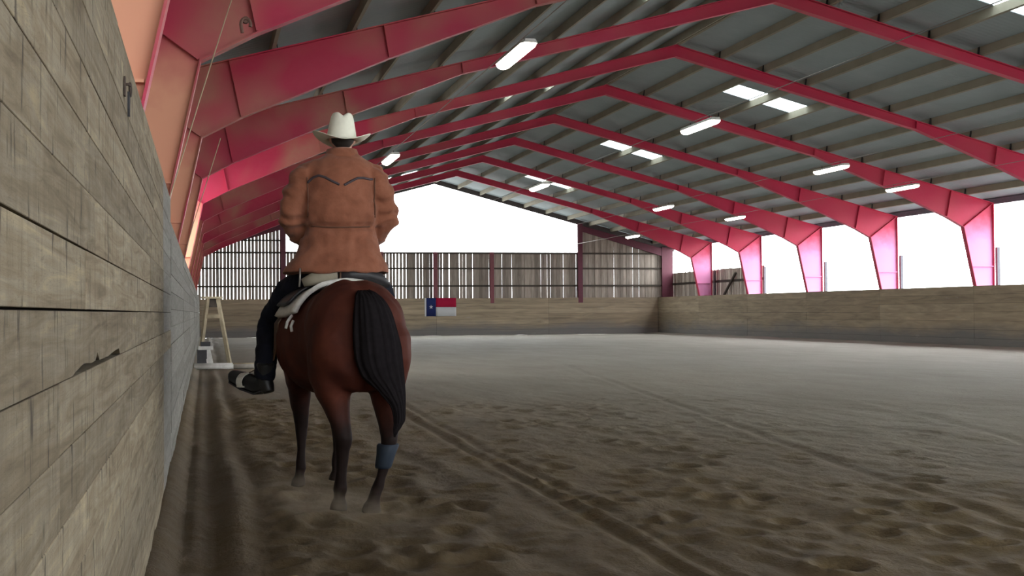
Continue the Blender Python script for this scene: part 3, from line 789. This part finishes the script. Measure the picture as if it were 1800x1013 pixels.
# ================================================================== RIDER
PO = Vector((.885, 9.25, 1.46))
def P(x, y, z): return Vector((x, y, z))-PO             # world -> rider space
rider = None
SKIN = simple('skin', (.46, .24, .17), .6, .3, .1)
CX, CY = .885, 9.235
pb = MB()
def wring(x, y, z, rx, ry, n=28, e=2.2): return [v-PO for v in hring((x, y, z), rx, ry, n, e)]
pb.loft([wring(CX, CY, 1.44, .12, .10), wring(CX, CY, 1.50, .18, .13), wring(CX, CY, 1.62, .175, .125), wring(CX, CY-.01, 1.78, .165, .115), wring(CX, CY-.015, 1.98, .19, .125),
         wring(CX+.005, CY-.01, 2.12, .20, .12), wring(CX+.01, CY+.0, 2.22, .16, .095), wring(CX+.015, CY+.02, 2.28, .075, .07)])
HX, HY = .912, 9.29
pb.loft([wring(HX-.01, CY+.03, 2.22, .062, .062), wring(HX, CY+.045, 2.34, .058, .062), wring(HX, HY-.01, 2.40, .056, .06)])
pb.loft([wring(HX, HY+.045, 2.325, .03, .03), wring(HX, HY+.025, 2.345, .055, .062), wring(HX, HY+.005, 2.39, .072, .09), wring(HX, HY, 2.44, .077, .098), wring(HX, HY-.003, 2.48, .072, .092), wring(HX, HY-.004, 2.51, .052, .066), wring(HX, HY-.004, 2.525, .02, .03)])
pb.loft([wring(HX, HY+.095, 2.452, .010, .012, 10), wring(HX, HY+.108, 2.42, .015, .018, 10), wring(HX, HY+.105, 2.405, .018, .018, 10), wring(HX, HY+.092, 2.395, .012, .012, 10)])
for s in (-1, 1):
    pb.ball(P(HX+s*.079, HY-.012, 2.425), (.011, .022, .034))
    pb.ball(P(HX+s*.022, HY+.088, 2.376), (.024, .012, .007)); pb.ball(P(HX+s*.016, HY+.086, 2.366), (.022, .012, .008))
ARM = {-1: [(.665, 9.235, 2.165), (.600, 9.235, 2.03), (.572, 9.275, 1.875), (.625, 9.40, 1.80), (.725, 9.56, 1.735), (.80, 9.67, 1.70)],
        1: [(1.105, 9.235, 2.165), (1.175, 9.235, 2.03), (1.205, 9.275, 1.875), (1.15, 9.40, 1.80), (1.06, 9.56, 1.735), (.985, 9.67, 1.70)]}
for s in (-1, 1):
    pb.tube([P(*p) for p in ARM[s]], [.06, .052, .047, .044, .036, .029], 14)
    w_ = Vector(ARM[s][-1]); d = Vector((-s*.45, .85, -.25)).normalized(); side = d.cross(Vector((0, 0, 1))).normalized()*s; dn = Vector((0, 0, -1))
    pb.loft([[v-PO for v in [w_+d*t+side*(wd*math.cos(a))+Vector((0, 0, 1))*(th*math.sin(a)) for a in [2*PI*k/14 for k in range(14)]]] for t, wd, th in ((-.015, .026, .024), (.02, .034, .02), (.06, .042, .018), (.09, .042, .016), (.098, .036, .012))])
    for k, ln in enumerate((.070, .080, .075, .058)):
        o_ = (k-1.5)*.0225; b0 = w_+d*.085+side*(-o_)
        q = [b0-d*.03, b0+d*.012, b0+d*(.022+.15*ln)+dn*.018, b0+d*.014+dn*(.034+.1*ln), b0-d*.008+dn*(.03+.2*ln)*.9]
        pb.tube([v-PO for v in q], [.0095, .0095, .009, .0085, .007], 8)
    b0 = w_+d*.03-side*.03
    pb.tube([v-PO for v in (b0, b0-side*.016+d*.025+dn*.008, b0-side*.006+d*.055+dn*.016, b0+side*.014+d*.066+dn*.02)], [.013, .012, .010, .008], 8)
KN = {-1: (.43, 9.70, 1.17), 1: (1.285, 9.66, 1.17)}; AN = {-1: (.395, 9.37, .815), 1: (1.265, 9.42, .81)}
for s in (-1, 1):
    hp = (CX+s*.11, CY+.03, 1.50); k, a = KN[s], AN[s]
    pb.tube([P(*hp), P(*[(hp[i]*.5+k[i]*.5) for i in range(3)]), P(*k), P(k[0]*.55+a[0]*.45, k[1]*.55+a[1]*.45-.02, k[2]*.55+a[2]*.45), P(*a)], [.085, .078, .055, .052, .034], 14)
TOE = {-1: (.185, 9.60, .835), 1: (1.285, 9.67, .79)}
for s in (-1, 1):
    a = Vector(AN[s]); pb.tube([P(*a), P(*(a+Vector((0, -.02, -.05)))), P(*(a*.45+Vector(TOE[s])*.55+Vector((0, 0, -.03)))), P(*(a*.08+Vector(TOE[s])*.92))], [.030, .026, .024, .016], 12)
pme = blend(pb, .0068, 5, .5); pme.materials.append(SKIN)
rider = link(bpy.data.objects.new('person', pme)); rider.location = PO
tag(rider, 'rider in a rust brown jacket, dark jeans and cream hat, seen from behind', 'person')
for s in (-1, 1):
    MB().ball(P(HX+s*.031, HY+.086, 2.437), (.013, .010, .010)).build('eye', simple('eye_white', (.75, .73, .70), .3), rider, True)
HRD = simple('dark_hair', (.03, .022, .018), .7, .3)
hm = MB().loft([wring(HX, HY-.035, 2.365, .045, .045), wring(HX, HY-.022, 2.40, .074, .082), wring(HX, HY-.014, 2.45, .083, .098), wring(HX, HY-.012, 2.48, .077, .094), wring(HX, HY-.008, 2.515, .05, .062)])
hm.build('hair', HRD, rider, True)

# ---- jacket
JB = MB()
J = [(CX+.022, CY+.035, 2.335, .092, .09), (CX+.02, CY+.025, 2.31, .120, .105), (CX+.015, CY+.01, 2.275, .178, .13), (CX+.01, CY, 2.225, .228, .152), (CX+.005, CY-.01, 2.13, .238, .172), (CX, CY-.015, 2.02, .242, .182),
     (CX, CY-.015, 1.91, .250, .186), (CX, CY-.005, 1.855, .245, .178), (CX+.003, CY, 1.82, .228, .160), (CX+.003, CY, 1.79, .240, .172), (CX, CY-.01, 1.70, .268, .20), (CX-.012, CY-.025, 1.60, .315, .235), (CX-.028, CY-.03, 1.535, .352, .252), (CX-.03, CY-.03, 1.512, .358, .255)]
JB.loft([wring(*r, n=40) for r in J])
for s in (-1, 1):
    A = ARM[s]
    JB.tube([P(CX+s*.13, CY, 2.21)]+[P(*p) for p in A[:-1]]+[P(*(Vector(A[-1])*.6+Vector(A[-2])*.4))], [.085, .098, .092, .092, .084, .068, .056], 18)
jme = blend(JB, .0115, 5, .5)
JN = [v.normal.copy() for v in jme.vertices]
for vi, v in enumerate(jme.vertices):
    c = v.co; wz = c.z+PO.z; n_ = JN[vi]
    d = .011*noise.noise(Vector((c.x*7, c.y*7, c.z*9)))+.006*noise.noise(Vector((c.x*16+3, c.y*16, c.z*20)))
    if wz < 1.90 and abs(c.x) < .3: d += .012*noise.noise(Vector((c.x*20, c.y*6, c.z*4+7)))*(1 if wz > 1.66 else .6)     # gathers at the waist seam
    if abs(c.x) > .22 and wz > 1.75: d += .010*math.sin(c.z*55+noise.noise(c*9)*4)*.8                                      # sleeve creases
    if abs(wz-1.82) < .03: d -= .010*(1-abs(wz-1.82)/.03)
    v.co += n_*d
def mat_jacket():
    t = NT('rust_suede'); p = t.pos('Object')
    f = t.noise(p, 7, 5, .6, .4); g_ = t.noise(p, 60, 4, .6)
    c = t.ramp(f, [(.28, (.165, .058, .031)), (.5, (.225, .082, .045)), (.74, (.285, .115, .068))])
    t.bump(t.math('ADD', t.math('MULTIPLY', f, 2.0), g_), .35, .006)
    t.b.inputs['Sheen Weight'].default_value = .1
    return t.out(c, .85, .2)
jme.materials.append(mat_jacket())
jac = link(bpy.data.objects.new('jacket', jme), rider)
bvh = BVHTree.FromPolygons([v.co for v in jme.vertices], [tuple(p.vertices) for p in jme.polygons])
def on_back(x, z):
    h_ = bvh.ray_cast(P(x, 8.3, z), Vector((0, 1, 0)))
    return (h_[0]+Vector((0, -.003, 0))) if h_[0] is not None else None
PIPE = simple('dark_piping', (.055, .040, .045), .7)
def piping(name, knots, r, mat):
    pts = []
    for a, b in zip(knots[:-1], knots[1:]):
        for j in range(8):
            t = j/8; q = on_back(a[0]+(b[0]-a[0])*t, a[1]+(b[1]-a[1])*t)
            if q: pts.append(q)
    if len(pts) > 2: MB().tube(pts, r, 7).build(name, mat, jac, True)
piping('yoke_piping', [(.668, 2.115), (.70, 2.145), (.735, 2.158), (.775, 2.145), (.82, 2.118), (.875, 2.092)], .0085, PIPE)
piping('yoke_piping', [(.90, 2.092), (.945, 2.118), (.99, 2.142), (1.03, 2.145), (1.075, 2.138), (1.10, 2.142)], .0085, PIPE)
piping('waist_seam', [(.69, 1.825), (.80, 1.815), (.90, 1.815), (1.0, 1.818), (1.09, 1.826)], .006, simple('seam', (.11, .045, .025), .8))
for s, x0 in ((-1, .665), (1, 1.115)):
    piping('arm_seam', [(x0, 2.15), (x0-s*.004, 2.0), (x0, 1.87)], .005, simple('arm_seam', (.11, .045, .025), .8))
cl = MB(); cl.loft([wring(CX+.022, CY+.03, z, r, r*.98, 30) for z, r in ((2.295, .124), (2.32, .112), (2.352, .101), (2.355, .092), (2.32, .092))]); cl.build('collar', jme.materials[0], jac, True)

# ---- jeans, belt, boots, stirrups
DEN = simple('dark_denim', (.007, .008, .014), .85, .15, .35, 10, .3); BOOT = simple('black_boot', (.012, .012, .012), .45, .4)
jb = MB()
jb.loft([wring(CX, CY, 1.46, .17, .15), wring(CX, CY-.01, 1.54, .215, .17), wring(CX, CY, 1.64, .20, .16), wring(CX, CY, 1.70, .195, .155)])
for s in (-1, 1):
    hp = (CX+s*.13, CY+.03, 1.51); k, a = KN[s], AN[s]; up = Vector((0, 0, .0))
    mid = Vector([(hp[i]*.5+k[i]*.5) for i in range(3)])+Vector((s*.03, 0, .045))
    jb.tube([P(*hp), P(*mid), P(*k), P(k[0]*.55+a[0]*.45, k[1]*.55+a[1]*.45-.03, k[2]*.55+a[2]*.45), P(a[0], a[1]-.005, a[2]+.03), P(a[0]-.002, a[1], a[2]-.01)], [.12, .105, .078, .078, .072, .070], 18)
jme2 = blend(jb, .012, 5, .5)
JN = [v.normal.copy() for v in jme2.vertices]
for vi, v in enumerate(jme2.vertices): v.co += JN[vi]*(.010*noise.noise(v.co*11)+.006*noise.noise(v.co*24))
jme2.materials.append(DEN); link(bpy.data.objects.new('jeans', jme2), rider)
MB().loft([wring(CX, CY-.005, z, rx, ry, 36) for z, rx, ry in ((1.625, .215, .172), (1.66, .213, .170), (1.66, .205, .162), (1.625, .206, .163))]).build('belt', BOOT, rider, True)
for s in (-1, 1):
    a = Vector(AN[s]); t = Vector(TOE[s]); d = (t-a); d.z = 0; d.normalize()
    heel = a-d*.035+Vector((0, 0, -.085)); ball_ = a+(t-a)*.62+Vector((0, 0, -.035))
    bo = MB()
    bo.tube([P(*(a+Vector((0, -.02, .10)))), P(*a), P(*(a+Vector((0, 0, -.05))+d*.01)), P(*(a+d*.07+Vector((0, 0, -.055)))), P(*ball_), P(*(t+Vector((0, 0, -.015)))), P(*(t+d*.03))], [.060, .058, .060, .060, .060, .046, .016], 16)
    bo.tube([P(*(a-d*.015+Vector((0, 0, -.04)))), P(*(heel+Vector((0, 0, -.015))))], [.048, .040], 12)
    bme = blend(bo, .009, 4, .5); bme.materials.append(BOOT); bt = link(bpy.data.objects.new('boot', bme), rider)
    so = MB(); side = Vector((-d.y, d.x, 0))
    ring = [(heel+Vector((0, 0, .01)), .038), (a+d*.07+Vector((0, 0, -.11)), .042), (ball_+Vector((0, 0, -.056)), .052), (t+Vector((0, 0, -.056)), .040), (t+d*.03+Vector((0, 0, -.018)), .010)]
    so.loft([[p-PO+side*w+Vector((0, 0, .005)), p-PO-side*w+Vector((0, 0, .005)), p-PO-side*w-Vector((0, 0, .006)), p-PO+side*w-Vector((0, 0, .006))] for p, w in ring]); so.build('sole', LEA, bt)
    # stirrup, hung from a wide fender
    c = a+(t-a)*.55+Vector((0, 0, -.02)); wv = side; r_ = .078
    nm = MB(); arc = [c+wv*(r_*math.cos(q))+Vector((0, 0, 1))*(.062*math.sin(q)-.03)+d*(-.0) for q in [PI*k/14 for k in range(15)]]
    lo_ = [c-wv*r_+Vector((0, 0, -.03)), c-wv*(r_*.9)+Vector((0, 0, -.058)), c+wv*(r_*.9)+Vector((0, 0, -.058)), c+wv*r_+Vector((0, 0, -.03))]
    loop = [HMI @ p for p in arc+lo_]; loop.append(loop[0])
    dl = HMI.to_3x3() @ d
    nm.loft([[p-dl*.028, p+dl*.028, p*1.0+dl*.028+Vector((0, 0, .010)), p-dl*.028+Vector((0, 0, .010))] for p in loop], cap=False)
    sr = nm.build('stirrup', simple('pale_stirrup', (.50, .48, .42), .5), sad)
    top = HMI @ (c+Vector((0, 0, .04))); zc, hw, hh = trunk_at(1.02)
    MB().loft([[p-Vector((0, w, 0)), p+Vector((0, w, 0)), p+Vector((s*.008, w, 0)), p+Vector((s*.008, -w, 0))] for p, w in ((Vector((s*.30, 1.02, 1.34)), .07), (Vector((s*.398, 1.04, 1.18)), .09), (Vector((s*.405, 1.05, 1.02)), .06), (Vector((s*.42, 1.07, .93)), .03), (top+Vector((0, 0, -.01)), .02))]).build('fender', BRN, sad)

# ---- hat
hv = []; hf = []; nr = 40
prof = [(0, .150), (.25, .158), (.5, .178), (.68, .187), (.82, .176), (.90, .14), (.95, .09), (1.0, .02), (1.03, .0)]
rings = []
for q, z in prof:
    ring = []
    for k in range(nr):
        a = 2*PI*k/nr; rx, ry = .098, .118; tp = 1-.20*(z/.187) if q > .8 else 1-.20
        x = q*rx*math.cos(a)*tp; y = q*ry*math.sin(a)*tp
        zz = z
        if q <= .82: zz = z-.026*math.exp(-(x/.022)**2)-.012*max(0, y/.1)
        ring.append(Vector((x, y, zz)))
    rings.append(ring)
for q in (1.15, 1.4, 1.62, 1.80, 1.88):
    ring = []; e = (q-1.03)/.85
    for k in range(nr):
        a = 2*PI*k/nr; x = (.098*1.03+.098*e)*math.cos(a); y = (.118*1.03+.095*e)*math.sin(a)
        ring.append(Vector((x, y, .055*e*e*abs(math.cos(a))**1.6*1.0 - .022*e*abs(math.sin(a))**2)))
    rings.append(ring)
hb2 = MB().loft(rings, cap=False); hb2.f.append(tuple(range(nr-1, -1, -1)))
hat = hb2.build('hat', simple('cream_felt', (.78, .77, .64), .85, .2, .06, 20), rider, True)
hat.location = Vector((HX-.005, HY-.0, 2.415))-PO; hat.rotation_euler = (math.radians(-2), math.radians(2), 0)
md = hat.modifiers.new('thickness', 'SOLIDIFY'); md.thickness = .006
sub = hat.modifiers.new('smooth', 'SUBSURF'); sub.levels = 1; sub.render_levels = 1
MB().loft([[Vector((.098*1.01*f_*math.cos(a), .118*1.01*f_*math.sin(a), z)) for a in [2*PI*k/36 for k in range(36)]] for z, f_ in ((.004, 1.04), (.026, 1.0))], cap=False).build('hat_band', simple('hat_band', (.50, .48, .38), .8), hat, True)

# ---- bridle and reins (in front of the rider)
br = empty('bridle', HO, HR); tag(br, 'brown leather bridle with reins on the bay horse', 'bridle')
def strap(pts, w=.009, name='strap'): MB().tube(pts, w, 7).build(name, BRN, br, True)
for s in (-1, 1):
    strap([(s*.02, 2.115, 1.605), (s*.098, 2.16, 1.50), (s*.106, 2.27, 1.36), (s*.090, 2.36, 1.24), (s*.070, 2.43, 1.13)])
    h_ = L(Vector(ARM[s][-1])+Vector((-s*.03, .075, -.03)))
    strap([(s*.07, 2.43, 1.10), (s*.125, 2.1, 1.26), (s*.165, 1.78, 1.42), (s*.15, 1.5, 1.60), tuple(h_)], .006, 'rein')
strap([(.083*math.cos(a), 2.385+.096*math.sin(a), 1.205+.055*math.sin(a)) for a in [2*PI*k/24 for k in range(25)]], .008, 'noseband')

# ================================================================== DUST
def dust(loc, sz, dens, seed):
    b = MB().ball((0, 0, 0), (1, 1, 1), 24, 14); t = NT('dust_%d' % seed); nt = t.t
    v = t.n('ShaderNodeVolumePrincipled'); v.inputs['Color'].default_value = (.80, .68, .52, 1); v.inputs['Anisotropy'].default_value = .2
    p = t.pos('Object'); ln = t.n('ShaderNodeVectorMath', operation='LENGTH'); t.l(p, ln.inputs[0])
    fall = t.math('MAXIMUM', t.math('SUBTRACT', 1.0, ln.outputs['Value']), 0)
    nz = t.math('MAXIMUM', t.math('SUBTRACT', t.noise(t.map(p, (1, 1, 1), (seed, 0, 0)), 2.2, 4), .33), 0)
    t.l(t.math('MULTIPLY', t.math('MULTIPLY', fall, nz), dens), v.inputs['Density'])
    nt.nodes.remove(t.b); t.l(v.outputs[0], nt.nodes['Material Output'].inputs['Volume'])
    o = b.build('dust_cloud', t.m, dst); o.location = loc; o.scale = sz; return o
dst = empty('dust', (0, 0, 0)); tag(dst, 'pale dust kicked up around the hind hooves of the horse', 'dust', kind='stuff')
dust((.80, 8.30, .06), (.40, .36, .16), 3.4, 1); dust((.58, 8.75, .10), (.36, .40, .16), 3.8, 2); dust((1.08, 8.15, .05), (.30, .32, .11), 2.6, 3)
